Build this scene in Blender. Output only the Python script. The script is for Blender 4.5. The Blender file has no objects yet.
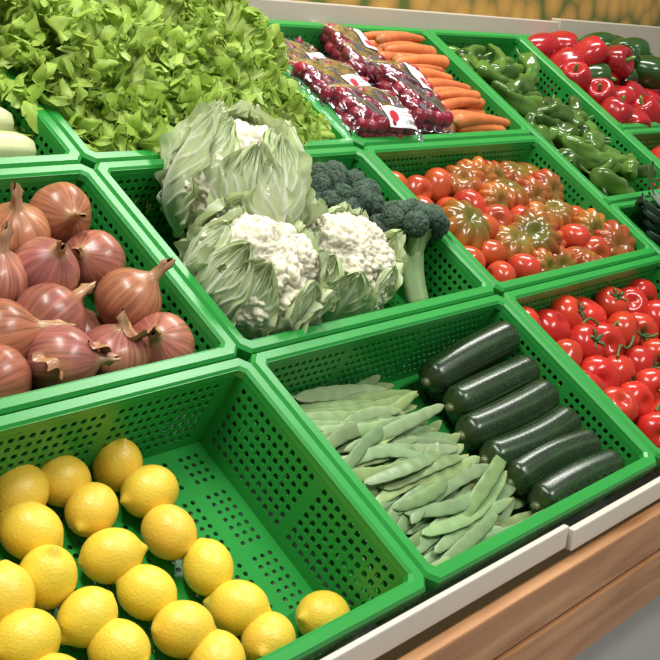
import bpy, numpy as np, math, random
from mathutils import Matrix, Vector
rng=np.random.default_rng(7); random.seed(7)
pi=math.pi
# ---------------------------------------------------------------- frame of the sloped display
TILT=math.radians(30); Z0=.75
M=Matrix.Translation((0,0,Z0))@Matrix.Rotation(TILT,4,'X')
W,D,H=.6,.376,.14
FL=-H+.006
scene=bpy.context.scene
scene.view_settings.view_transform='Standard'
try: scene.view_settings.look='None'
except Exception: pass
# ---------------------------------------------------------------- materials
def newmat(name):
    m=bpy.data.materials.new(name);m.use_nodes=True
    nt=m.node_tree;b=nt.nodes["Principled BSDF"];return m,nt,b
def setin(b,k,v):
    if k in b.inputs:b.inputs[k].default_value=v
def produce(name,rough=.35,bump=(60,.15),mott=(20,.25),sss=0,coat=0,trans=0,spec=.5,cs="Object",mott2=None,bdist=.002):
    m,nt,b=newmat(name);N=nt.nodes;L=nt.links
    at=N.new("ShaderNodeAttribute");at.attribute_name="Col"
    tc=N.new("ShaderNodeTexCoord");co=tc.outputs["Object"]
    if cs=="lco":
        a2=N.new("ShaderNodeAttribute");a2.attribute_name="lco";co=a2.outputs["Vector"]
    n=N.new("ShaderNodeTexNoise");n.inputs["Scale"].default_value=mott[0];n.inputs["Detail"].default_value=4
    L.new(co,n.inputs["Vector"])
    mr=N.new("ShaderNodeMapRange");mr.inputs["From Min"].default_value=.3;mr.inputs["From Max"].default_value=.7
    mr.inputs["To Min"].default_value=1-mott[1];mr.inputs["To Max"].default_value=1+mott[1]
    L.new(n.outputs["Fac"],mr.inputs["Value"])
    mx=N.new("ShaderNodeVectorMath");mx.operation='SCALE'
    L.new(at.outputs["Color"],mx.inputs[0]);L.new(mr.outputs[0],mx.inputs["Scale"])
    out=mx.outputs[0]
    if mott2: # pale speckles
        v=N.new("ShaderNodeTexNoise");v.inputs["Scale"].default_value=mott2[0];v.inputs["Detail"].default_value=2
        L.new(tc.outputs["Object"],v.inputs["Vector"])
        r=N.new("ShaderNodeMapRange");r.inputs["From Min"].default_value=mott2[1];r.inputs["From Max"].default_value=mott2[1]+.06
        L.new(v.outputs["Fac"],r.inputs["Value"])
        m2=N.new("ShaderNodeMixRGB");m2.inputs["Color2"].default_value=(*mott2[2],1)
        L.new(r.outputs[0],m2.inputs["Fac"]);L.new(out,m2.inputs["Color1"]);out=m2.outputs[0]
    L.new(out,b.inputs["Base Color"])
    b.inputs["Roughness"].default_value=rough
    setin(b,"Specular IOR Level",spec)
    if coat: setin(b,"Coat Weight",coat);setin(b,"Coat Roughness",.12)
    if sss: setin(b,"Subsurface Weight",sss);setin(b,"Subsurface Scale",.008)
    if bump:
        n2=N.new("ShaderNodeTexNoise");n2.inputs["Scale"].default_value=bump[0];n2.inputs["Detail"].default_value=3
        L.new(tc.outputs["Object"],n2.inputs["Vector"])
        bp=N.new("ShaderNodeBump");bp.inputs["Strength"].default_value=bump[1];bp.inputs["Distance"].default_value=bdist
        L.new(n2.outputs["Fac"],bp.inputs["Height"]);L.new(bp.outputs[0],b.inputs["Normal"])
    if trans:
        t=N.new("ShaderNodeBsdfTranslucent");L.new(out,t.inputs["Color"])
        mix=N.new("ShaderNodeMixShader");mix.inputs[0].default_value=trans
        o=N["Material Output"];L.new(b.outputs[0],mix.inputs[1]);L.new(t.outputs[0],mix.inputs[2]);L.new(mix.outputs[0],o.inputs["Surface"])
    return m
def plain(name,col,rough=.5,noise=None,spec=.5,bump=None):
    m,nt,b=newmat(name);N=nt.nodes;L=nt.links
    b.inputs["Base Color"].default_value=(*col,1);b.inputs["Roughness"].default_value=rough;setin(b,"Specular IOR Level",spec)
    if noise:
        tc=N.new("ShaderNodeTexCoord");n=N.new("ShaderNodeTexNoise");n.inputs["Scale"].default_value=noise[0];n.inputs["Detail"].default_value=5
        L.new(tc.outputs["Object"],n.inputs["Vector"])
        r=N.new("ShaderNodeMixRGB");r.inputs["Color1"].default_value=(*[c*(1-noise[1]) for c in col],1);r.inputs["Color2"].default_value=(*[min(1,c*(1+noise[1])) for c in col],1)
        L.new(n.outputs["Fac"],r.inputs["Fac"]);L.new(r.outputs[0],b.inputs["Base Color"])
        if bump:
            bp=N.new("ShaderNodeBump");bp.inputs["Strength"].default_value=bump;bp.inputs["Distance"].default_value=.002
            L.new(n.outputs["Fac"],bp.inputs["Height"]);L.new(bp.outputs[0],b.inputs["Normal"])
    return m
# ---------------------------------------------------------------- mesh building
def grid(nt,ns,fn,wrap=True,t0=0,t1=2*pi):
    t=np.linspace(t0,t1,nt,endpoint=not wrap);s=np.linspace(0,1,ns)
    S,T=np.meshgrid(s,t,indexing='ij')
    V=np.stack(fn(T,S),-1).reshape(-1,3)
    F=[]
    for i in range(ns-1):
        for j in range(nt if wrap else nt-1):
            k=(j+1)%nt
            F.append((i*nt+j,i*nt+k,(i+1)*nt+k,(i+1)*nt+j))
    return V,np.array(F),T.ravel(),S.ravel()
def tube(path,ra,rb=None,n=12,up=(0,0,1),mod=None):
    path=np.asarray(path,float);ra=np.asarray(ra,float);rb=ra if rb is None else np.asarray(rb,float)
    t=np.gradient(path,axis=0);t/=np.linalg.norm(t,axis=1)[:,None]+1e-12
    up=np.asarray(up,float)
    s=np.cross(t,up);s/=np.linalg.norm(s,axis=1)[:,None]+1e-12
    nn=np.cross(s,t)
    th=np.linspace(0,2*pi,n,endpoint=False)
    m=np.ones((len(path),n)) if mod is None else mod
    V=path[:,None,:]+(s[:,None,:]*np.cos(th)[None,:,None]*ra[:,None,None]+nn[:,None,:]*np.sin(th)[None,:,None]*rb[:,None,None])*m[:,:,None]
    F=[]
    for i in range(len(path)-1):
        for j in range(n):
            k=(j+1)%n;F.append((i*n+j,i*n+k,(i+1)*n+k,(i+1)*n+j))
    S=np.repeat(np.linspace(0,1,len(path)),n)
    return V.reshape(-1,3),np.array(F),S
class MB:
    def __init__(s): s.V=[];s.F=[];s.C=[];s.L=[];s.I=[];s.n=0
    def add(s,V,F,col,mat=None,mi=0,lco=None):
        V=np.asarray(V,float);L=V if lco is None else lco
        if mat is not None:
            A=np.array(mat);V=V@A[:3,:3].T+A[:3,3]
        col=np.asarray(col,float)
        if col.ndim==1: col=np.tile(col[:3],(len(V),1))
        s.V.append(V);s.F.append(np.asarray(F)+s.n);s.C.append(col);s.L.append(L);s.I.append(np.full(len(F),mi));s.n+=len(V)
    def mesh(s,name,center=True,smooth=True):
        V=np.concatenate(s.V);F=np.concatenate(s.F);C=np.concatenate(s.C);L=np.concatenate(s.L);I=np.concatenate(s.I)
        c=(V.min(0)+V.max(0))/2 if center else np.zeros(3)
        me=bpy.data.meshes.new(name)
        me.from_pydata((V-c).tolist(),[],F.tolist())
        a=me.color_attributes.new("Col",'FLOAT_COLOR','POINT')
        a.data.foreach_set("color",np.concatenate([np.clip(C,0,1),np.ones((len(C),1))],1).astype(np.float32).ravel())
        b=me.attributes.new("lco",'FLOAT_VECTOR','POINT');b.data.foreach_set("vector",L.astype(np.float32).ravel())
        me.polygons.foreach_set("material_index",I.astype(np.int32))
        me.polygons.foreach_set("use_smooth",[smooth]*len(F))
        me.update();return me,c
    def obj(s,name,mats,frame=M,parent=None,smooth=True):
        me,c=s.mesh(name,smooth=smooth)
        for m in mats: me.materials.append(m)
        o=bpy.data.objects.new(name,me);bpy.context.collection.objects.link(o)
        if parent: o.parent=parent;o.matrix_local=Matrix.Translation(c)
        else: o.matrix_world=frame@Matrix.Translation(Vector(c))
        return o
def TR(p,rot=(0,0,0),sc=1):
    sc=(sc,)*3 if np.isscalar(sc) else sc
    return Matrix.Translation(p)@Matrix.Rotation(rot[2],4,'Z')@Matrix.Rotation(rot[1],4,'Y')@Matrix.Rotation(rot[0],4,'X')@Matrix.Diagonal((*sc,1))
def point_z(p,d,spin=0,sc=1):
    q=Vector(d).to_track_quat('Z','Y').to_matrix().to_4x4()
    sc=(sc,)*3 if np.isscalar(sc) else sc
    return Matrix.Translation(p)@q@Matrix.Rotation(spin,4,'Z')@Matrix.Diagonal((*sc,1))
U=lambda a,b:float(rng.uniform(a,b))
def boxes(name,blist,mat,frame=Matrix(),bev=.003):
    me=bpy.data.meshes.new(name);V=[];F=[]
    A=np.array([b[:6] for b in blist]);c=np.array([(A[:,0].min()+A[:,1].max())/2,(A[:,2].min()+A[:,3].max())/2,(A[:,4].min()+A[:,5].max())/2])
    for (x0,x1,y0,y1,z0,z1) in blist:
        n=len(V);V+=[(x-c[0],y-c[1],z-c[2]) for z in(z0,z1) for y in(y0,y1) for x in(x0,x1)]
        F+=[tuple(n+i for i in f) for f in((0,2,3,1),(4,5,7,6),(0,1,5,4),(2,6,7,3),(0,4,6,2),(1,3,7,5))]
    me.from_pydata(V,[],F);me.materials.append(mat)
    o=bpy.data.objects.new(name,me);bpy.context.collection.objects.link(o);o.matrix_world=frame@Matrix.Translation(Vector(c))
    if bev:
        m=o.modifiers.new("b",'BEVEL');m.width=bev;m.segments=2
    return o
# ---------------------------------------------------------------- crates
def crate_mesh(Wc,Dc):
    V=[];F=[]
    def panel(p00,p10,p01,nx,ny,hx,hy,solid):
        p00,p10,p01=map(np.array,(p00,p10,p01));ex=(p10-p00)/nx;ey=(p01-p00)/ny
        for i in range(nx):
            for j in range(ny):
                o=p00+ex*i+ey*j
                oc=[(0,0),(.5,0),(1,0),(1,.5),(1,1),(.5,1),(0,1),(0,.5)]
                n=len(V)
                if solid(i,j):
                    for a,b in oc:V.append(o+ex*a+ey*b)
                    F.append(tuple(range(n,n+8)));continue
                for a,b in oc:V.append(o+ex*a+ey*b)
                c=.72
                ic=[(-c,-c),(0,-1),(c,-c),(1,0),(c,c),(0,1),(-c,c),(-1,0)]
                for a,b in ic:V.append(o+ex*(.5+a*hx)+ey*(.5+b*hy))
                for k in range(8):F.append((n+k,n+(k+1)%8,n+8+(k+1)%8,n+8+k))
    g=.002;r=.015;ti=r+.002;bi=ti+.007
    tx0,tx1,ty0,ty1=g+ti,Wc-g-ti,g+ti,Dc-g-ti
    bx0,bx1,by0,by1=g+bi,Wc-g-bi,g+bi,Dc-g-bi
    zb=-H+.006
    nx=int(round(Wc/.0145));ny=int(round(Dc/.0145));nz=9
    def quadwall(tl,tr,bl,br):
        tl,tr,bl,br=map(np.array,(tl,tr,bl,br));n=nx if abs(tr[0]-tl[0])>abs(tr[1]-tl[1]) else ny
        sol=lambda i,j:(j==0 or j==nz-1 or i<1 or i>=n-1 or (i%13==0))
        for i in range(n):
            a0=tl+(tr-tl)*i/n;a1=tl+(tr-tl)*(i+1)/n;b0=bl+(br-bl)*i/n;b1=bl+(br-bl)*(i+1)/n
            for j in range(nz):
                q=[a0+(b0-a0)*j/nz,a1+(b1-a1)*j/nz,a1+(b1-a1)*(j+1)/nz,a0+(b0-a0)*(j+1)/nz]
                mid=sum(q)/4;m=[(q[k]+q[(k+1)%4])/2 for k in range(4)]
                oc=[q[0],m[0],q[1],m[1],q[2],m[2],q[3],m[3]];k0=len(V)
                V.extend(oc)
                if sol(i,j):F.append(tuple(range(k0,k0+8)));continue
                sx,sy=.60,.60
                ex=(m[1]-m[3])/2;ey=(m[2]-m[0])/2
                c=.8
                for a,b in [(-c,-c),(0,-1),(c,-c),(1,0),(c,c),(0,1),(-c,c),(-1,0)]:V.append(mid+ex*a*sx+ey*b*sy)
                for k in range(8):F.append((k0+k,k0+(k+1)%8,k0+8+(k+1)%8,k0+8+k))
    zt=-.002
    quadwall((tx0,ty1,zt),(tx1,ty1,zt),(bx0,by1,zb),(bx1,by1,zb))
    quadwall((tx1,ty0,zt),(tx0,ty0,zt),(bx1,by0,zb),(bx0,by0,zb))
    quadwall((tx1,ty1,zt),(tx1,ty0,zt),(bx1,by1,zb),(bx1,by0,zb))
    quadwall((tx0,ty0,zt),(tx0,ty1,zt),(bx0,by0,zb),(bx0,by1,zb))
    panel((bx0,by0,zb),(bx1,by0,zb),(bx0,by1,zb),nx,ny,.27,.27,lambda i,j:(i%8==4 or j%8==4 or i==0 or j==0 or i==nx-1 or j==ny-1))
    prof=[(ti+.001,-.012),(ti,-.003),(ti-.003,0),(.003,0),(0,-.004),(0,-.022)]
    base=len(V);K=len(prof)
    for o,z in prof:
        c=.012 if o<.01 else .008
        x0,y0,x1,y1=g+o,g+o,Wc-g-o,Dc-g-o
        for p in [(x0+c,y0),(x1-c,y0),(x1,y0+c),(x1,y1-c),(x1-c,y1),(x0+c,y1),(x0,y1-c),(x0,y0+c)]:V.append(np.array([p[0],p[1],z]))
    for i in range(K-1):
        for j in range(8):F.append((base+i*8+j,base+(i+1)*8+j,base+(i+1)*8+(j+1)%8,base+i*8+(j+1)%8))
    me=bpy.data.meshes.new("tmp");me.from_pydata([tuple(v) for v in V],[],F)
    import bmesh
    bm=bmesh.new();bm.from_mesh(me);bmesh.ops.remove_doubles(bm,verts=bm.verts,dist=.00005);bm.to_mesh(me);bm.free()
    o=bpy.data.objects.new("tmp",me);bpy.context.collection.objects.link(o)
    s=o.modifiers.new("s",'SOLIDIFY');s.thickness=.0024;s.offset=0
    dg=bpy.context.evaluated_depsgraph_get()
    m2=bpy.data.meshes.new_from_object(o.evaluated_get(dg))
    bpy.data.objects.remove(o);return m2
m_crate=plain("green_plastic",(.020,.265,.040),.33,(9,.12),.45)
cm=crate_mesh(W,D);cn=crate_mesh(.4,.6)
for me,n in ((cm,"crate_wide"),(cn,"crate_deep")):
    me.name=n;me.materials.clear();me.materials.append(m_crate)
def put_crate(u,v,me,sy=1):
    o=bpy.data.objects.new("perforated_crate",me);bpy.context.collection.objects.link(o);o.matrix_world=M@Matrix.Translation((u,v,0))@Matrix.Diagonal((1,sy,1,1))
for j in range(3):
    for u in (-.6,0,.6,1.6): put_crate(u,j*D,cm)
put_crate(1.2,3*D-.6,cn);put_crate(1.2,0,cn,(3*D-.6)/.6)
# ---------------------------------------------------------------- templates
def lemonT():
    def fn(T,S):
        ph=pi*S;r=.0315*np.sin(ph)**.95;z=.0355*np.cos(ph)
        z=z+np.where(S<.5,.0065,-.003)*np.exp(-(r/.0065)**2)
        return r*np.cos(T),r*np.sin(T),z
    return grid(32,40,fn)
def onionT(seed):
    p=np.random.default_rng(seed).uniform(0,6,4);q=np.random.default_rng(seed+9).uniform(.6,1.3)
    def fn(T,S):
        ph=pi*S**1.0;r=.043*np.sin(ph)**.9*(1+.02*np.cos(3*T+p[0])+.012*np.cos(7*T+p[1]));z=.038*np.cos(ph)
        top=S<.5
        z=z+np.where(top,.012*q*np.exp(-(r/.010)**1.4),-.003*np.exp(-(r/.008)**2))
        nk=top&(S<.05);k=np.clip((.05-S)/.05,0,1)
        r=np.where(nk,.0052*(1+.5*np.sin(3*T+p[2])*k)*(1+.5*k)*(1-.6*(k>.95)),r)
        z=np.where(nk,.040+.012*q-.003+k*.018*q+.005*np.sin(2*T+p[3])*k,z)
        return r*np.cos(T)+np.where(S<.05,k*.006,0),r*np.sin(T),z
    return grid(32,60,fn)
def tomT(k=0,amp=0,R=.033,h=.027,seed=0):
    rr=np.random.default_rng(seed);ph0=rr.uniform(0,6,4)
    def fn(T,S):
        ph=pi*S;sn=np.sin(ph)
        rib=1+amp*(np.abs(np.cos(k/2*T+ph0[0]+.4*np.sin(2*T+ph0[1])))-.6)*sn**.4 + .03*np.cos(2*T+ph0[2])
        r=R*sn**.85*rib
        z=h*np.cos(ph)-np.where(S<.5,.009,-.003)*np.exp(-(r/.010)**2)
        return r*np.cos(T),r*np.sin(T),z
    return grid(48,24,fn)
def calyx(mb,mat,col,r=.018,mi=1):
    for k in range(5):
        a=k*2*pi/5+U(-.2,.2);n=8;s=np.linspace(0,1,n)
        lift=U(.2,.7)
        path=np.stack([np.cos(a)*s*r,np.sin(a)*s*r,.021+.006*np.sin(s*pi*lift*1.5)],1)
        w=.0028*np.sin(pi*(s*.9+.1))
        V,F,_=tube(path,w+.0002,w*.25+.0002,6);mb.add(V,F,col,mat,mi)
    s=np.linspace(0,1,5);V,F,_=tube(np.stack([.004*s,.0*s,.019+.016*s],1),[.002]*4+[.001],n=6,up=(0,1,0));mb.add(V,F,col,mat,mi)
# ---------------------------------------------------------------- lemons
m_lemon=produce("lemon_peel",.36,(320,.6),(12,.10),sss=.03,bdist=.0012,spec=.45)
lp=[(-187,344),(-267,347),(-327,347),(-174,286),(-258,288),(-340,287),(-185,229),(-272,226),(-169,170),(-356,229),(-260,171),(-411,225),(-340,172),(-250,115),(-168,111),(-70,58),(-162,62),(-416,173),(-330,126),(-238,66),(-412,118),(-320,64),(-400,62),(-480,200),(-490,130),(-480,70),(-420,290),(-410,345),(-490,270)]
mb=MB();V,F,T_,S_=lemonT()
tipm=(np.clip((.07-S_)/.05,0,1)+.6*np.clip((S_-.95)/.04,0,1))[:,None]
for i,(x,y) in enumerate(lp):
    d=(U(-1,1),U(-1,1),U(-.45,.3))
    if i in(0,9):d=(.0,.25,1)
    sc=U(.92,1.0);c=np.array([.80,.56+U(-.05,.04),.055])*U(.92,1.03)
    C=c*(1-tipm*.45)+np.array([.30,.30,.03])*tipm*.45
    mb.add(V,F,C,point_z((x/1000,min(y/1000,.335),FL+.032*sc+U(0,.004)),d,U(0,6),sc))
mb.obj("lemon_pile",[m_lemon])
# ---------------------------------------------------------------- onions
m_onion=produce("onion_skin",.32,(40,.1),(7,.38),cs="lco",coat=.08,spec=.4)
mb=MB();ot=[onionT(k) for k in range(6)]
op=[(-137,683),(-66,699),(-60,615),(-150,600),(-61,533),(-180,534),(-215,612),(-263,517),(-215,454),(-129,461),(-51,448),(-300,446),(-230,690),(-310,640),(-330,560),(-380,470),(-400,690),(-410,600)]
for i,(x,y) in enumerate(op):
    V,F,T_,S_=ot[i%6]
    Lo=np.stack([np.cos(T_)*1.2,np.sin(T_)*1.2,S_*.25],1)
    tip=np.clip((.11-S_)/.07,0,1)[:,None];root=np.clip((S_-.93)/.05,0,1)[:,None]
    line=(np.clip(np.cos(17*T_+.8*np.sin(3*T_)),0,1)**6*.28)[:,None]
    base=np.array([.36,.125,.075])*U(.75,1.2)*np.array([1,U(.9,1.2),U(.85,1.35)])
    C=np.tile(base,(len(V),1))*(1-line)
    pw=(np.clip(np.sin(2*T_+i*1.7)*.7+np.cos(3*S_*3+i),0,1)**2*.4)[:,None]
    C=C*(1-pw)+np.array([.42,.19,.095])*pw
    C=C*(1-tip)+np.array([.36,.21,.11])*tip;C=C*(1-root)+np.array([.46,.34,.20])*root
    d=(U(-1,1),U(-1,.3),U(.1,.9)) if i%3 else (U(-.3,.6),U(-.6,.6),1)
    x,y=x/1000-.016,y/1000-.014
    x=min(x,-.072);y=min(max(y,.376+.07),.752-.07)
    mb.add(V,F,C,point_z((x,y,-.036+U(-.008,.012)),d,U(0,6),(U(.95,1.08),U(.95,1.08),U(.92,1.1))),lco=Lo+np.array([i*.7,0,i]))
V,F,T_,S_=ot[0]
for x in np.arange(-.54,-.06,.084):
    for y in (.45,.53,.61,.68):
        mb.add(V,F,np.array([.34,.13,.08]),point_z((x+U(-.005,.005),y,FL+.037),(U(-.5,.5),U(-.5,.5),1),U(0,6),.93),lco=Lo)
# loose dry skins at the left front
for k in range(3):
    V2,F2,_,_=grid(14,10,lambda T,S:(.035*(T-.5),.03*(S-.5),.008*np.sin(5*T+k)+.006*np.sin(6*S)),wrap=False,t0=0,t1=1)
    mb.add(V2,F2,np.array([.40,.20,.10]),TR((-.27+.07*k,.425+.01*k,.0),(.3*k,.4,k)))
mb.obj("onion_pile",[m_onion])
# ---------------------------------------------------------------- bumpy heads
def fib(n,seed=0,jit=.1):
    r=np.random.default_rng(seed);i=np.arange(n)+.5;ph=np.arccos(1-2*i/n);th=pi*(1+5**.5)*i
    v=np.stack([np.cos(th)*np.sin(ph),np.sin(th)*np.sin(ph),np.cos(ph)],1)+r.normal(0,jit,(n,3))*2/np.sqrt(n)
    return v/np.linalg.norm(v,axis=1)[:,None]
def bump(dirs,n,seed):
    s=fib(n,seed,.35);a0=2.1/math.sqrt(n)
    out=np.zeros(len(dirs))
    for k in range(0,len(dirs),4000):
        d=np.arccos(np.clip((dirs[k:k+4000]@s.T).max(1),-1,1));out[k:k+4000]=np.sqrt(np.clip(1-(d/a0)**2,0,1))
    return out
def sphere_dirs(nt,ns):
    return grid(nt,ns,lambda T,S:(np.cos(T)*np.sin(pi*S),np.sin(T)*np.sin(pi*S),np.cos(pi*S)))
m_curd=produce("cauliflower_curd",.65,(320,.6),(60,.06),sss=.1)
m_cleaf=produce("cauliflower_leaf",.42,(60,.25),(45,.08),trans=.18)
def leaf_on_sphere(mb,az,R,wid,s0,s1,flare,seed,green=1.,mi=1,tilt=0):
    r=np.random.default_rng(seed);p=r.uniform(0,6,6)
    ns,nt=74,91
    s=np.linspace(0,1,ns);t=np.linspace(-1,1,nt);S,T=np.meshgrid(s,t,indexing='ij')
    w=wid*(np.sin(pi*np.clip(S*.80+.10,0,1))**.65)*np.where(S>.8,np.sqrt(np.clip(1-((S-.8)/.205)**2,0,1)),1)
    w=w*(1+.04*np.sin(17*S+p[5])+.05*np.sin(37*S*np.sign(T)+p[0]))
    lat=s0+(s1-s0)*S+.04*np.sin(9*T+p[3])*S**3
    lon=az+T*w/np.maximum(np.cos(lat*.75),.35)+tilt*S+.04*np.sin(S*7+p[4])*np.abs(T)
    vein=np.exp(-(T/(.13-.08*S))**2)
    k=((S-.42*np.abs(T)**.8)*7.0+p[0]+.3*np.sin(T*3+p[1]))%1.;sv=np.exp(-((k-.5)/.09)**2)*(1-np.exp(-(T/.12)**2))*.9
    e=np.maximum(np.abs(T),S*.97)**8
    q=np.arctan2(T,S+.1)
    rr=R*(1.02+.08*vein*(1-S)+.022*sv+ e*(flare+.035*np.sin(19*q+p[1])+.06*np.sin(41*q+p[2])+.045*np.sin(71*q+p[0])) +.02*np.sin(5*S+p[3])+.010*np.sin(13*S+9*T+p[4]))
    rr+=R*flare*1.1*np.clip(S-.75,0,1)**1.2*2
    V=np.stack([rr*np.cos(lat)*np.cos(lon),rr*np.cos(lat)*np.sin(lon),rr*np.sin(lat)],-1).reshape(-1,3)
    F=[(i*nt+j,i*nt+j+1,(i+1)*nt+j+1,(i+1)*nt+j) for i in range(ns-1) for j in range(nt-1)]
    g=np.array([.60,.70,.40])*green;pale=np.array([.90,.92,.78])
    m=np.clip(vein*(1.2-.3*S)+sv*.8+.5*(1-S)**2,0,1)[...,None]
    edge=(e*.4)[...,None]
    C=g*(1-m)+pale*m;C=C*(1-edge)+np.array([.42,.55,.22])*green*edge
    mb.add(V,F,C.reshape(-1,3),mi=mi)
def cauliflower(pos,R,axis,seed,leafspec):
    mb=MB();V,F,_,_=sphere_dirs(190,140)
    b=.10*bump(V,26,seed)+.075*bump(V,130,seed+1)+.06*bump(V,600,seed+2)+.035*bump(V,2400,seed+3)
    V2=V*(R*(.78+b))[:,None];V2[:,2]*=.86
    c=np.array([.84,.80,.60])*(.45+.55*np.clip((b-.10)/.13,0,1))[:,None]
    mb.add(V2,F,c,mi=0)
    for k,(az,wid,s0,s1,fl,gr) in enumerate(leafspec):
        leaf_on_sphere(mb,az,R*(.90+.05*(k%3)),wid,s0,s1,fl,seed*10+k,gr)
    s=np.linspace(0,1,6);Vt,Ft,_=tube(np.stack([0*s,0*s,-R*.75-s*R*.3],1),np.array([.3,.34,.33,.32,.3,.01])*R,n=16,up=(0,1,0));mb.add(Vt,Ft,(.7,.78,.5),mi=1)
    me,c=mb.mesh("cauliflower",center=False);me.materials.append(m_curd);me.materials.append(m_cleaf)
    o=bpy.data.objects.new("cauliflower",me);bpy.context.collection.objects.link(o)
    o.matrix_world=M@point_z(pos,axis,0)
    return o
def specs(n,seed,top=.7,gr=1.,w=.5):
    r=np.random.default_rng(seed)
    return [(k*2*pi/n*1.0+r.uniform(-.2,.2)+(k%2)*.15,w*r.uniform(.85,1.15),-1.25,top+r.uniform(-.25,.15),r.uniform(.02,.14),gr*r.uniform(.88,1.1)) for k in range(n)]
cauliflower((.205,.665,.02),.105,(-.05,.25,1),11,specs(9,3,1.1,1.0,.60)+specs(5,8,1.3,1.05,.6))
cauliflower((.130,.505,-.01),.10,(.0,-.05,1),21,specs(10,4,.72,.95,.48)+specs(4,14,.45,.9,.35))
cauliflower((.350,.515,-.03),.088,(-.05,.0,1),31,specs(9,5,.72,.98,.50)+specs(4,15,.5,.95,.4))
# ---------------------------------------------------------------- broccoli
m_broc=produce("broccoli_floret",.75,(420,1.0),(70,.35))
m_bstem=produce("broccoli_stem",.5,(60,.2),(30,.12))
def broccoli(pos,R,axis,seed,stem=1.05):
    mb=MB();r=np.random.default_rng(seed)
    cl=fib(52,seed,.25);cl=cl[cl[:,2]>-.05]
    V,F,_,_=sphere_dirs(60,44)
    for i,c in enumerate(cl):
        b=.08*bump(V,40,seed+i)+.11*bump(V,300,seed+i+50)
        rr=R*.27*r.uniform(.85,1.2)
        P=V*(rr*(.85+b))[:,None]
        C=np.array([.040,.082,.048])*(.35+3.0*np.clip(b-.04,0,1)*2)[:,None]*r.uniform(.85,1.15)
        p=c*R*np.array([.82,.82,.46])
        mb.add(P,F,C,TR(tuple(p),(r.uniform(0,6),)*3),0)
        s=np.linspace(0,1,8);base=np.array([c[0]*R*.1,c[1]*R*.1,-R*.75])
        path=base*(1-s)[:,None]+p*s[:,None];path[:,:2]*=(1-.25*np.sin(pi*s))[:,None]
        Vt,Ft,_=tube(path,R*(.12-.03*s),n=10,up=(0,.6,.01) if abs(c[1])<.5 else (1,0,0));mb.add(Vt,Ft,(.18,.29,.11),mi=1)
    s=np.linspace(0,1,10);mod=1+.08*np.cos(5*np.linspace(0,2*pi,20,endpoint=False))[None,:]*np.ones((10,1))
    Vt,Ft,_=tube(np.stack([0*s,0*s,-R*.5-s*R*stem],1),R*np.array([.34,.32,.29,.27,.26,.25,.25,.25,.24,.01]),n=20,up=(0,1,0),mod=mod);mb.add(Vt,Ft,(.26,.38,.17),mi=1)
    me,c=mb.mesh("broccoli",center=False);me.materials.append(m_broc);me.materials.append(m_bstem)
    o=bpy.data.objects.new("broccoli",me);bpy.context.collection.objects.link(o);o.matrix_world=M@point_z(pos,axis,0)
broccoli((.455,.65,-.022),.074,(.0,.3,1),5)
broccoli((.522,.545,-.012),.074,(.10,1.3,.9),9,1.3)
# ---------------------------------------------------------------- zucchini
m_zuc=produce("zucchini_skin",.27,(30,.08),(30,.25),coat=.05,spec=.45,mott2=(420,.60,(.035,.075,.018)))
def zucchini(a,b,r,seed):
    rr=np.random.default_rng(seed);mb=MB();a=np.array(a);b=np.array(b);n=36;s=np.linspace(0,1,n)
    path=a[None]*(1-s)[:,None]+b[None]*s[:,None];path[:,1]+=.010*rr.uniform(-1,1)*np.sin(pi*s)
    e=np.minimum(s,1-s);rad=r*np.where(e<.1,np.sqrt(np.clip(1-((.1-e)/.1)**2,0,1)),1)*(1+.09*np.sin(2.2*s+rr.uniform(0,1)))
    rad=np.maximum(rad,.0004)
    th=np.linspace(0,2*pi,40,endpoint=False);mod=(1+.03*np.abs(np.cos(3.5*th+rr.uniform(0,3))))[None,:]*np.ones((n,1))
    V,F,S=tube(path,rad,n=40,mod=mod)
    thv=np.tile(th,n);str_=np.clip(np.cos(10*thv),0,1)**4
    C=np.array([.009,.024,.007])[None]*(1+1.2*str_[:,None])
    endm=np.clip((.05-S)/.05,0,1)[:,None];C=C*(1-endm)+np.array([.06,.09,.03])*endm
    mb.add(V,F,C)
    d=(a-b)/np.linalg.norm(a-b);q=np.linspace(0,1,6);p2=a[None]+d[None]*(q*.010-.004)[:,None]
    V,F,_=tube(p2,[.009,.0085,.0075,.0075,.0075,.0003],n=12);mb.add(V,F,(.10,.13,.05))
    mb.obj("zucchini",[m_zuc])
zs=[((.385,.303,-.085),(.575,.305,-.022)),((.392,.250,-.088),(.572,.243,-.036)),((.365,.200,-.088),(.560,.192,-.036)),((.368,.150,-.088),(.556,.139,-.038)),((.378,.103,-.088),(.555,.085,-.038)),((.390,.054,-.088),(.562,.040,-.036))]
for i,(a,b) in enumerate(zs): zucchini(a,b,.0266,i)
for i,y in enumerate((.30,.24,.18,.12,.06)): zucchini((.42,y,FL+.024),(.56,y+.005,FL+.024),.022,20+i)
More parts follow.
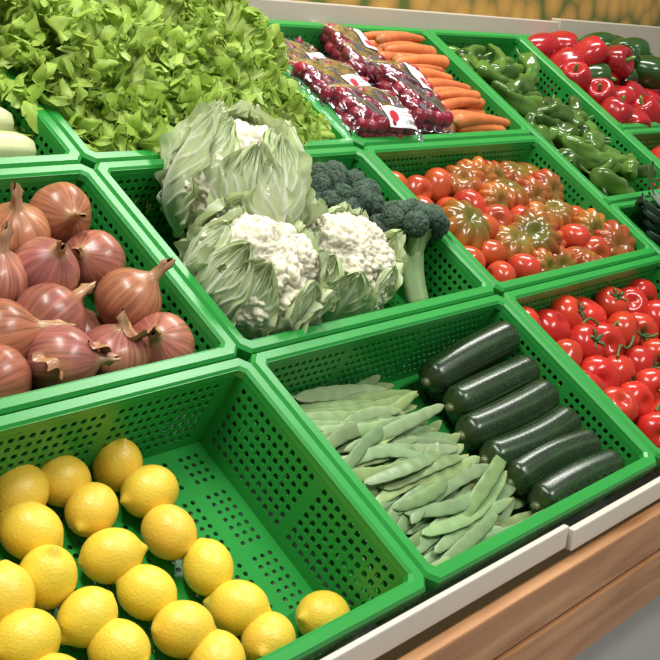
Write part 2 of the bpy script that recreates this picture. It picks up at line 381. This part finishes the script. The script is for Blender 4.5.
# ---------------------------------------------------------------- flat beans
m_bean=produce("flat_bean_skin",.40,(50,.2),(40,.14),trans=.05)
mb=MB()
nb=270
for i in range(nb):
    f=i/nb;layer=f
    v=.035+.31*((i*.61803)%1);Lb=U(.16,.25)
    ang=(-.14 if v>.2 else .16-.6*max(0,v-.1))+U(-.22,.22)
    u0=U(.034,.12)+.10*max(0,.2-v)
    w=FL+.006+.078*layer*(1-.45*abs(v-.18)/.18)
    n=30;s=np.linspace(0,1,n)
    c1=U(-.018,.018);c2=U(-.006,.010)
    x=u0+np.cos(ang)*Lb*s;y=v+np.sin(ang)*Lb*s+c1*np.sin(pi*s);z=w+c2*np.sin(pi*s)+.003*np.sin(s*5+U(0,6))
    lim=.370 if v>.16 else (.42 if v>.08 else .47)
    if v<.08: x+=U(0,.1)
    if x.max()>lim: x=x-min(x.max()-lim,max(x.min()-.04,0))
    x=np.clip(x,.032,lim+.03)
    if y.max()>.343:y-=y.max()-.343
    if y.min()<.034:y+=.034-y.min()
    z=np.maximum(z,FL+.004)
    wid=.0108*np.clip(np.sin(pi*np.clip(s*1.02,0,1)),0,1)**.30*(1+.05*np.sin(s*38+i))*U(.82,1.12)+.0005
    thk=.0013*(1+.6*np.sin(s*pi*13))*np.clip(np.sin(pi*s),0,1)**.3+.0006
    up=np.array([U(-.15,.15),U(-.7,.2),1.])
    V,F,S=tube(np.stack([x,y,z],1),wid,thk,n=12,up=up)
    c=np.array([.225,.335,.14])*U(.70,1.25)*np.array([U(.9,1.12),1,U(.85,1.2)])
    C=np.tile(c,(len(V),1));e=np.clip((S-.93)/.07,0,1)[:,None];C=C*(1-e)+np.array([.34,.34,.13])*e
    mb.add(V,F,C)
mb.obj("flat_green_bean_pile",[m_bean])
# ---------------------------------------------------------------- tomatoes
m_tom=produce("tomato_skin",.22,(20,.04),(14,.12),sss=.03,coat=.15,spec=.4)
m_vine=produce("vine_green",.5,(80,.2),(40,.2))
def pack(u0,u1,v0,v1,sp,w,jit=.2):
    out=[];row=0;v=v0
    while v<=v1+1e-6:
        u=u0+(sp/2 if row%2 else 0)
        while u<=u1+1e-6:
            out.append((u+U(-jit,jit)*sp,v+U(-jit,jit)*sp,w+U(-.1,.15)*sp));u+=sp
        v+=sp*.87;row+=1
    return out
mb=MB();tt=[tomT(5,.03,.034,.028,k) for k in range(4)]
for p in pack(.665,1.15,.06,.325,.078,FL+.033,.05)+pack(.67,1.15,.065,.325,.073,-.058,.12):
    V,F,_,_=tt[rng.integers(4)];mat=point_z(p,(U(-1,.4),U(-1,.4),U(.2,1)),U(0,6),U(1.02,1.2))
    mb.add(V,F,np.array([.47,.026,.012])*U(.82,1.12)*np.array([1,U(.7,1.5),1]),mat)
    if rng.random()<.6 and p[2]>-.09: calyx(mb,mat,(.045,.11,.022),.020)
for k in range(6): # truss stalks
    a=np.array([U(.66,1.0),U(.08,.3),-.030]);an=U(-.6,.6);s=np.linspace(0,1,12)
    V,F,_=tube(np.stack([a[0]+.10*s*math.cos(an),a[1]+.10*s*math.sin(an)+.008*np.sin(6*s),a[2]+.006*np.sin(7*s)],1),np.full(12,.0024),n=7);mb.add(V,F,(.05,.12,.025),mi=1)
mb.obj("vine_tomato_pile",[m_tom,m_vine])
m_beef=produce("beef_tomato_skin",.22,(20,.04),(22,.22),coat=.15,spec=.4)
mb=MB();tb=[tomT(rng.integers(8,13),.30,.040,.027,k+10) for k in range(6)]
bl=pack(.665,1.15,.435,.70,.078,FL+.03,.05)+pack(.655,1.155,.435,.70,.070,-.054,.14)
for p in bl:
    beef=(p[0]>.80 and rng.random()<.80) or rng.random()<.15
    big=1.22 if (beef and rng.random()<.35) else 1
    V,F,T_,S_=(tb if beef else tt)[rng.integers(4)]
    r_=np.hypot(V[:,0],V[:,1]);crease=np.clip(1.02-r_/(.040*np.clip(np.sin(pi*S_),.05,1)**.85+1e-6),0,.25)[:,None]*3
    top=np.clip((.42-S_)/.34,0,1)[:,None]
    c=np.array([.44,.05,.018])*np.array([1,U(.7,1.5),1]) if not beef else np.array([.44,.085,.020])*U(.75,1.15)*np.array([1,U(.5,1.6),1])
    g=np.array([.11,.11,.015]);k=(U(.5,1) if beef else U(0,.3))
    C=c*(1-top*k)+g*top*k
    if beef: C=C*(1-crease*.55)+g*crease*.55*.6
    mb.add(V,F,C,point_z((p[0],p[1],p[2]+(.01 if big>1 else 0)),(U(-.9,.2),U(-.9,.3),1) if beef else (U(-1,1),U(-1,1),U(-.3,1)),U(0,6),big*U(.90,1.10)))
mb.obj("beef_tomato_pile",[m_beef])
# ---------------------------------------------------------------- lettuce
m_let=produce("lettuce_leaf",.42,(70,.3),(30,.14),trans=.32,spec=.35)
def lettuce_leaf(seed):
    r=np.random.default_rng(seed);p=r.uniform(0,6,8);ns,nt=34,61
    S,T=np.meshgrid(np.linspace(0,1,ns),np.linspace(-1,1,nt),indexing='ij')
    w=.46*(.16+.84*np.clip(S*1.25,0,1)**.9)*np.where(S>.7,np.sqrt(np.clip(1-((S-.7)/.33)**2,0,1)),1)
    e=np.clip(np.maximum(np.abs(T),(S-.35)/.65),0,1)**3.2
    q=np.arctan2(T*1.2,S+.05)*3
    fr=np.sin(2.6*q+p[0])*.085+np.sin(7*q+p[1])*.085+np.sin(15*q+p[2])*.05+np.sin(27*q+p[6])*.02
    z=e*fr*(.45+.75*S) + .20*S**2+.12*T**2*w
    x=T*w+e*.06*np.sin(7*q+p[3])+e*.04*np.sin(18*q+p[5]);y=S+e*.06*np.sin(9*q+p[4])+e*.04*np.sin(19*q+p[2])
    y=y-.16*S**3
    z=z+.014*np.sin(S*20+np.abs(T)*8+p[1])*(1-np.abs(T)*.6)+.012*np.sin(T*12+p[2])*S
    V=np.stack([x,z,y],-1).reshape(-1,3)
    F=[(i*nt+j,i*nt+j+1,(i+1)*nt+j+1,(i+1)*nt+j) for i in range(ns-1) for j in range(nt-1)]
    vein=np.exp(-(T/.07)**2)*(1-S*.8)
    k=((S-.5*np.abs(T))*6+p[3])%1.;sv=np.exp(-((k-.5)/.08)**2)*(1-np.abs(T))*.35
    m=np.clip(vein+sv+.8*(1-S)**2,0,1)[...,None]
    C=np.array([.44,.59,.11])*(1-m)+np.array([.76,.83,.46])*m
    C=C*(1-.4*e[...,None])+np.array([.30,.50,.06])*.4*e[...,None]
    return V,np.array(F),C.reshape(-1,3)
lt=[lettuce_leaf(k) for k in range(10)]
mb=MB()
def head(pos,sc,seed,lean):
    r=np.random.default_rng(seed);n=15
    base=point_z(pos,lean,r.uniform(0,6))
    for k in range(n):
        f=k/n;az=k*2.39996;tilt=1.32-1.2*f+r.uniform(-.12,.12)
        V,F,C=lt[r.integers(10)];s=sc*(1.0-.28*f)*r.uniform(.9,1.12)
        mat=base@Matrix.Rotation(az,4,'Z')@Matrix.Rotation(-tilt,4,'X')@Matrix.Diagonal((s*.95*(1 if r.random()<.5 else -1),s,s,1))
        mb.add(V,F,C*r.uniform(.85,1.15),mat)
hi=0
for v in (.845,.96,1.05):
    for u in ((.13,.23,.33,.43) if v<.9 else (.04,.14,.24,.34,.44)):
        head((u+U(-.02,.02),v+U(-.015,.015),-.06+U(-.01,.015)),U(.145,.165),hi,(U(-.2,.3),U(-.4,.1),1));hi+=1
for u,v in ((.14,.91),(.24,.90),(.37,.90),(.08,1.03),(.2,1.03),(.32,1.03),(.44,1.0)):
    head((u,v,-.01),.15,hi,(U(-.4,.4),U(-.6,.1),1));hi+=1
for u,v in ((.52,.84),(.525,.93),(.52,1.03)):
    head((u,v,-.075),.125,hi,(-.05,-.1,1));hi+=1
mb.obj("lettuce_pile",[m_let])
# ---------------------------------------------------------------- carrots
m_car=produce("carrot_skin",.45,(90,.25),(40,.15))
mb=MB()
for i in range(120):
    lay=i/120;v=.785+.31*((i*.61803)%1);u=U(.92,.98);Lc=U(.15,.20);ang=U(-.14,.10);w=FL+.02+.115*lay
    n=24;s=np.linspace(0,1,n);r=U(.0125,.017)
    rad=r*(1-.5*s)*np.where(s<.06,np.sqrt(np.clip(s/.06,0,1)),1)*np.where(s>.93,np.sqrt(np.clip((1-s)/.07,0,1)),1)*(1+.03*np.sin(s*60+U(0,6)))+.0002
    fl=rng.random()<.4
    x=s*Lc;x=(Lc-x) if fl else x
    path=np.stack([np.clip(u+x*math.cos(ang),.64,1.165),np.clip(v+x*math.sin(ang)+.004*np.sin(3*s),.785,1.095),w+.005*np.sin(pi*s)],1)
    V,F,S=tube(path,rad,n=12)
    c=np.array([.60,.165,.045])*U(.8,1.12);C=np.tile(c,(len(V),1));e=np.clip((.05-S)/.05,0,1)[:,None];C=C*(1-e)+np.array([.3,.22,.06])*e
    mb.add(V,F,C)
mb.obj("carrot_pile",[m_car])
# ---------------------------------------------------------------- radish bags
m_rad=produce("radish_skin",.3,(30,.05),(20,.15),coat=.1)
m_lab=produce("printed_label",.4,None,(3,.02))
mf,nt,b=newmat("clear_film");N=nt.nodes;Lk=nt.links
tr=N.new("ShaderNodeBsdfTransparent");tr.inputs[0].default_value=(.95,.95,.97,1)
gl=N.new("ShaderNodeBsdfGlossy");gl.inputs["Roughness"].default_value=.10;gl.inputs[0].default_value=(.85,.87,.9,1)
lw=N.new("ShaderNodeLayerWeight");lw.inputs[0].default_value=.12
ad=N.new("ShaderNodeMath");ad.operation='ADD';ad.inputs[1].default_value=.035;Lk.new(lw.outputs["Fresnel"],ad.inputs[0])
mxx=N.new("ShaderNodeMixShader");Lk.new(ad.outputs[0],mxx.inputs[0]);Lk.new(tr.outputs[0],mxx.inputs[1]);Lk.new(gl.outputs[0],mxx.inputs[2]);Lk.new(mxx.outputs[0],N["Material Output"].inputs["Surface"])
tc=N.new("ShaderNodeTexCoord");nn=N.new("ShaderNodeTexNoise");nn.inputs["Scale"].default_value=42;nn.inputs["Detail"].default_value=1.5;nn.inputs["Distortion"].default_value=1.5
bp=N.new("ShaderNodeBump");bp.inputs["Strength"].default_value=.55;bp.inputs["Distance"].default_value=.004
Lk.new(tc.outputs["Object"],nn.inputs["Vector"]);Lk.new(nn.outputs["Fac"],bp.inputs["Height"]);Lk.new(bp.outputs[0],gl.inputs["Normal"])
def bag(pos,rot,seed):
    r=np.random.default_rng(seed);e=bpy.data.objects.new("radish_bag",None);bpy.context.collection.objects.link(e);e.empty_display_size=.05
    e.matrix_world=M@TR(pos,rot)
    a,bb,h=.090,.064,.026
    mb=MB();V,F,_,S=grid(14,12,lambda T,S:(.014*np.sin(pi*S)*np.cos(T),.014*np.sin(pi*S)*np.sin(T),.017*np.cos(pi*S)-.006*np.exp(-((1-S)/.06)**2)))
    C=np.where((S>.95)[:,None],np.array([.5,.35,.33]),np.array([.26,.008,.028]))
    for lay in (-.011,.009):
        for x in np.arange(-.068,.07,.0262):
            for y in np.arange(-.044,.046,.026):
                mb.add(V,F,C*r.uniform(.6,1.15),point_z((x+r.uniform(-.004,.004),y+r.uniform(-.004,.004),lay+r.uniform(-.002,.002)),tuple(r.normal(size=3)),0,r.uniform(.88,1.1)))
    mb.obj("radishes",[m_rad],parent=e)
    def hz(X,Y):return h*np.sqrt(np.clip(1-np.abs(X)**5,0,1))*np.sqrt(np.clip(1-np.abs(Y)**3,0,1))*(1+.08*np.sin(9*X+seed)*np.sin(7*Y))
    mb=MB();n=30;X,Y=np.meshgrid(np.linspace(-1.1,1.1,n),np.linspace(-1,1,n),indexing='ij')
    for sg in (1,-1):
        V=np.stack([X*a,Y*bb*(1+.03*np.sin(8*X)),sg*(hz(np.clip(X,-1,1),Y)+.0006)+.002*np.sin(14*Y)*(np.abs(X)>1)],-1).reshape(-1,3)
        F=[(i*n+j,i*n+j+1,(i+1)*n+j+1,(i+1)*n+j) for i in range(n-1) for j in range(n-1)]
        mb.add(V,F,(1,1,1))
    mb.obj("film",[mf],parent=e)
    mb=MB();X,Y=np.meshgrid(np.linspace(-.05,.8,40),np.linspace(-.85,-.15,40),indexing='ij')
    V=np.stack([X*a,Y*bb,hz(X,Y)+.0022],-1).reshape(-1,3);F=[(i*40+j,i*40+j+1,(i+1)*40+j+1,(i+1)*40+j) for i in range(39) for j in range(39)]
    C=np.tile([.72,.72,.72],(1600,1));x=X.ravel();y=Y.ravel()
    C[((x-.18)**2+((y+.5)*.75)**2)<.018]=(.45,.02,.04);C[(np.abs(y+.32)<.02)&(x>.40)]=(.12,.12,.12);C[(np.abs(y+.45)<.02)&(x>.40)]=(.12,.12,.12);C[(np.abs(y+.68)<.07)&(x>.42)&((x*60).astype(int)%2==0)]=(.05,.05,.05)
    mb.add(V,F,C);mb.obj("label",[m_lab],parent=e)
for i,(x,y,z,rot) in enumerate([(.70,1.035,-.03,(0,.1,.1)),(.865,1.03,-.01,(.05,0,1.35)),(.685,.925,.0,(0,.05,.08)),(.70,.825,.01,(.1,.0,-.12)),(.865,.87,.012,(0,-.1,1.45)),
    (.72,1.03,-.088,(0,0,0)),(.72,.90,-.088,(0,0,0)),(.72,.83,-.06,(0,0,0)),(.86,.95,-.088,(0,0,1.5))]): bag((x,y,z),rot,i)
# ---------------------------------------------------------------- peppers
m_pep=produce("pepper_skin",.2,(14,.3),(16,.2),coat=.2,spec=.4)
mb=MB()
for i in range(150):
    lay=i/150;L0=U(.11,.16);n=26;s=np.linspace(0,1,n);r=U(.018,.025)
    rad=r*np.where(s<.12,np.sqrt(np.clip(s/.12,0,1))*.95+.05,1)*(1-.62*np.clip(s-.12,0,1)**1.3)*np.where(s>.94,np.sqrt(np.clip((1-s)/.06,0,1)),1)+.0002
    az=U(-.9,.9)+(pi if rng.random()<.5 else 0);c=np.array([U(1.29,1.51),.60+.47*((i*.61803)%1),FL+.025+.10*lay]);k=U(-.03,.03)
    x=(s-.5)*L0;dx,dy=math.cos(az),math.sin(az)
    path=np.stack([c[0]+dx*x-dy*k*np.sin(pi*s),c[1]+dy*x+dx*k*np.sin(pi*s),c[2]+.01*np.sin(4*s+U(0,6))],1)
    path[:,0]+=max(0,1.25-path[:,0].min())-max(0,path[:,0].max()-1.55);path[:,1]+=max(0,.575-path[:,1].min())-max(0,path[:,1].max()-1.085)
    th=np.linspace(0,2*pi,20,endpoint=False)
    mod=1+.16*np.cos(3*th[None,:]+2*np.sin(3*s[:,None]*2)+U(0,6))+.08*np.sin(22*s[:,None]+2*th[None,:])
    V,F,_=tube(path,rad,n=20,mod=mod);mb.add(V,F,np.array([.052,.12,.016])*U(.55,1.6))
    d=(path[0]-path[3]);d/=np.linalg.norm(d)+1e-9;q=np.linspace(0,1,6)
    V,F,_=tube(path[1][None]+d[None]*(q*.035)[:,None]+np.array([0,0,1])[None]*(q**2*.01)[:,None],[.006,.0035,.003,.003,.0035,.0004],n=8);mb.add(V,F,(.10,.20,.04))
mb.obj("green_pepper_pile",[m_pep])
def bellT(seed):
    p=np.random.default_rng(seed).uniform(0,6,3)
    def fn(T,S):
        ph=pi*S;sn=np.sin(ph)
        r=.041*sn**.6*(1-.22*np.clip(S-.4,0,1))*(1+.13*(np.abs(np.cos(1.5*T+p[0]+.2*np.sin(T+p[1])))-.6))
        z=.052*np.cos(ph)-np.where(S<.5,.018,-.010)*np.exp(-(r/.016)**2)
        return r*np.cos(T),r*np.sin(T),z
    return grid(36,28,fn)
bt=[bellT(k) for k in range(4)]
mb=MB()
for p in pack(1.67,2.12,.82,1.08,.084,-.09,.08)+pack(1.66,2.13,.81,1.09,.080,-.02,.15)+[(1.93,1.0,.035),(2.02,1.02,.035),(2.08,.93,.03),(1.98,.93,.035),(1.75,1.0,.03),(1.83,.97,.03)]:
    V,F,_,_=bt[rng.integers(4)];mat=point_z(p,(U(-1,1),U(-1,.6),U(0,1)),U(0,6),U(.92,1.15))
    gr=(p[1]>.91 and 1.86<p[0]<2.12) or rng.random()<.06
    mb.add(V,F,np.array([.018,.060,.010]) if gr else np.array([.33,.012,.014])*U(.7,1.1),mat)
    q=np.linspace(0,1,7);Vs,Fs,_=tube(np.stack([.008*q**2,0*q,.026+.034*q],1),[.009,.006,.005,.0045,.0045,.005,.0004],n=8,up=(0,1,0));mb.add(Vs,Fs,(.10,.22,.04),mat)
mb.obj("bell_pepper_pile",[m_pep])
mb=MB()
for p in pack(1.67,2.12,.44,.70,.08,-.09,.08)+pack(1.67,2.12,.44,.70,.08,-.03,.12):
    V,F,_,_=bt[rng.integers(4)];mb.add(V,F,np.array([.40,.02,.014]),point_z(p,(U(-1,1),U(-1,.6),U(0,1)),U(0,6),1))
mb.obj("bell_pepper_pile",[m_pep])
# ---------------------------------------------------------------- leeks and pale squash
m_leek=produce("leek_leaf",.4,(30,.1),(20,.15),trans=.05)
mb=MB()
for i in range(90):
    n=24;s=np.linspace(0,1,n);v=.10+.40*((i*.61803)%1);c=U(-.03,.03);lay=i/90
    w0=FL+.02+.12*lay
    path=np.stack([1.235+U(-.05,.02)*lay+.30*s,np.clip(v+c*np.sin(3*s)+.08*(1-s)*U(-.3,1)*lay,.04,.55),w0+.15*lay*(1-s)**2*U(.4,1.1)],1)
    V,F,S=tube(path,.011*np.clip(s*5+.15,0,1)+.003,.0022+.010*np.clip(s-.6,0,1),n=10,up=(U(-.3,.3),U(-1,1),1))
    k=np.clip((S-.7)/.3,0,1)[:,None];C=np.array([.12,.18,.14])*U(.5,1.8)*(1-k)+np.array([.65,.7,.5])*k
    mb.add(V,F,C)
mb.obj("leek_bundle",[m_leek])
mb=MB()
for i,(v,w,r) in enumerate([(.80,-.02,.028),(.86,-.02,.027),(.92,-.04,.028),(.83,-.075,.028),(.89,-.08,.028)]):
    n=26;s=np.linspace(0,1,n);e=np.minimum(s,1-s)
    path=np.stack([-.30+.25*s,v+.012*np.sin(pi*s),w+.0*s],1)
    rad=r*np.where(e<.14,np.sqrt(np.clip(1-((.14-e)/.14)**2,0,1)),1)*(1-.12*s)+.0003
    mod=(1+.03*np.cos(8*np.linspace(0,2*pi,32,endpoint=False)))[None,:]*np.ones((n,1))
    V,F,_=tube(path,rad,n=32,mod=mod);mb.add(V,F,np.array([.52,.56,.28])*U(.9,1.1))
mb.obj("pale_squash_pile",[produce("pale_squash_skin",.4,(30,.1),(20,.1))])
# ---------------------------------------------------------------- display stand
m_board=plain("shelf_laminate",(.62,.63,.60),.4,(6,.05))
boxes("display_shelf",[(-.62,2.22,.01,3*D+.005,-.160,-.1475)],m_board,M)
m_rail=plain("cream_rail",(.60,.55,.46),.4,(5,.05))
boxes("price_rail",[(-.7,.30,-.010,-.001,Z0-.045,Z0-.012),(.305,.60,-.016,-.005,Z0-.050,Z0-.018),(.61,2.3,-.010,-.001,Z0-.045,Z0-.012)],m_rail,bev=.002)
# pine wood
mw,nt,b=newmat("pine_wood");N=nt.nodes;Lk=nt.links
tc=N.new("ShaderNodeTexCoord");mp=N.new("ShaderNodeMapping");mp.inputs["Scale"].default_value=(.8,9,9);Lk.new(tc.outputs["Object"],mp.inputs[0])
n1=N.new("ShaderNodeTexNoise");n1.inputs["Scale"].default_value=4;n1.inputs["Detail"].default_value=8;n1.inputs["Distortion"].default_value=.6;Lk.new(mp.outputs[0],n1.inputs["Vector"])
cr=N.new("ShaderNodeValToRGB");cr.color_ramp.elements[0].position=.3;cr.color_ramp.elements[0].color=(.26,.105,.035,1);cr.color_ramp.elements[1].position=.7;cr.color_ramp.elements[1].color=(.52,.27,.12,1)
Lk.new(n1.outputs["Fac"],cr.inputs[0]);Lk.new(cr.outputs[0],b.inputs["Base Color"]);b.inputs["Roughness"].default_value=.5
boxes("wooden_display_stand",[(-.7,2.3,-.032,-.012,Z0-.128,Z0-.058),(-.7,2.3,-.036,-.012,Z0-.215,Z0-.132),
  (-.7,2.3,.06,.09,.06,Z0-.17),(-.7,-.66,.06,.95,0,Z0-.2),(2.26,2.3,.06,.95,0,Z0-.2)],mw)
boxes("plinth",[(-.68,2.28,.02,.055,0,Z0-.20)],plain("plinth_grey",(.40,.39,.36),.5,(4,.06)))
# back ledge
yb=3*D*math.cos(TILT);zb=Z0+3*D*math.sin(TILT)
boxes("back_ledge",[(-.75,1.82,yb+.012,yb+.035,zb-.2,zb+.036),(1.84,2.6,yb+.02,yb+.05,zb-.2,zb+.043)],plain("ledge_beige",(.47,.42,.33),.5,(4,.06)))
# room
mwall,nt,b=newmat("stone_mural_wall");N=nt.nodes;Lk=nt.links
tc=N.new("ShaderNodeTexCoord");vo=N.new("ShaderNodeTexVoronoi");vo.inputs["Scale"].default_value=11;Lk.new(tc.outputs["Object"],vo.inputs["Vector"])
cr=N.new("ShaderNodeValToRGB");cr.color_ramp.elements[0].color=(.75,.44,.10,1);cr.color_ramp.elements[1].color=(.12,.16,.03,1);cr.color_ramp.elements[1].position=.75
e=cr.color_ramp.elements.new(.45);e.color=(.52,.30,.07,1)
Lk.new(vo.outputs["Distance"],cr.inputs[0]);Lk.new(cr.outputs[0],b.inputs["Base Color"]);b.inputs["Roughness"].default_value=.7
boxes("wall_back",[(-3,6,yb+.35,yb+.45,0,3.4)],mwall,bev=0)
boxes("floor",[(-4,6,-4,yb+.45,-.05,0)],plain("grey_floor_tile",(.42,.42,.41),.35,(3,.08)),bev=0)
# ---------------------------------------------------------------- lights
w=bpy.data.worlds.new("world");scene.world=w;w.use_nodes=True;w.node_tree.nodes["Background"].inputs[0].default_value=(1,.985,.95,1);w.node_tree.nodes["Background"].inputs[1].default_value=.28
def area(n,loc,sx,sy,e,tgt=None):
    l=bpy.data.lights.new(n,'AREA');l.shape='RECTANGLE';l.size=sx;l.size_y=sy;l.energy=e;l.color=(1,.98,.94)
    o=bpy.data.objects.new(n,l);bpy.context.collection.objects.link(o);o.location=loc
    if tgt: o.rotation_euler=(Vector(tgt)-Vector(loc)).to_track_quat('-Z','Y').to_euler()
for i,(x,y) in enumerate([(-.6,.3),(1.5,.7),(.4,-1.2)]): area("ceiling_lamp",(x,y,3.0),1.2,.25,48,(x*.8,y*.8,0))
# ---------------------------------------------------------------- camera
R=np.array([[0.64591,-0.60485,0.46578],[-0.15501,-0.70133,-0.69578],[0.74751,0.37721,-0.54676]]);T=np.array([0.11993,0.29383,1.36418]);f=1187.8
C=-R.T@T;B=R.T@np.diag([1,-1,-1.])
mm=Matrix.Identity(4)
for i in range(3):
    for j in range(3):mm[i][j]=B[i,j]
    mm[i][3]=C[i]
cd=bpy.data.cameras.new("camera");cd.sensor_width=36;cd.lens=f*36/660;cd.clip_start=.02
cam=bpy.data.objects.new("camera",cd);bpy.context.collection.objects.link(cam);cam.matrix_world=M@mm;scene.camera=cam
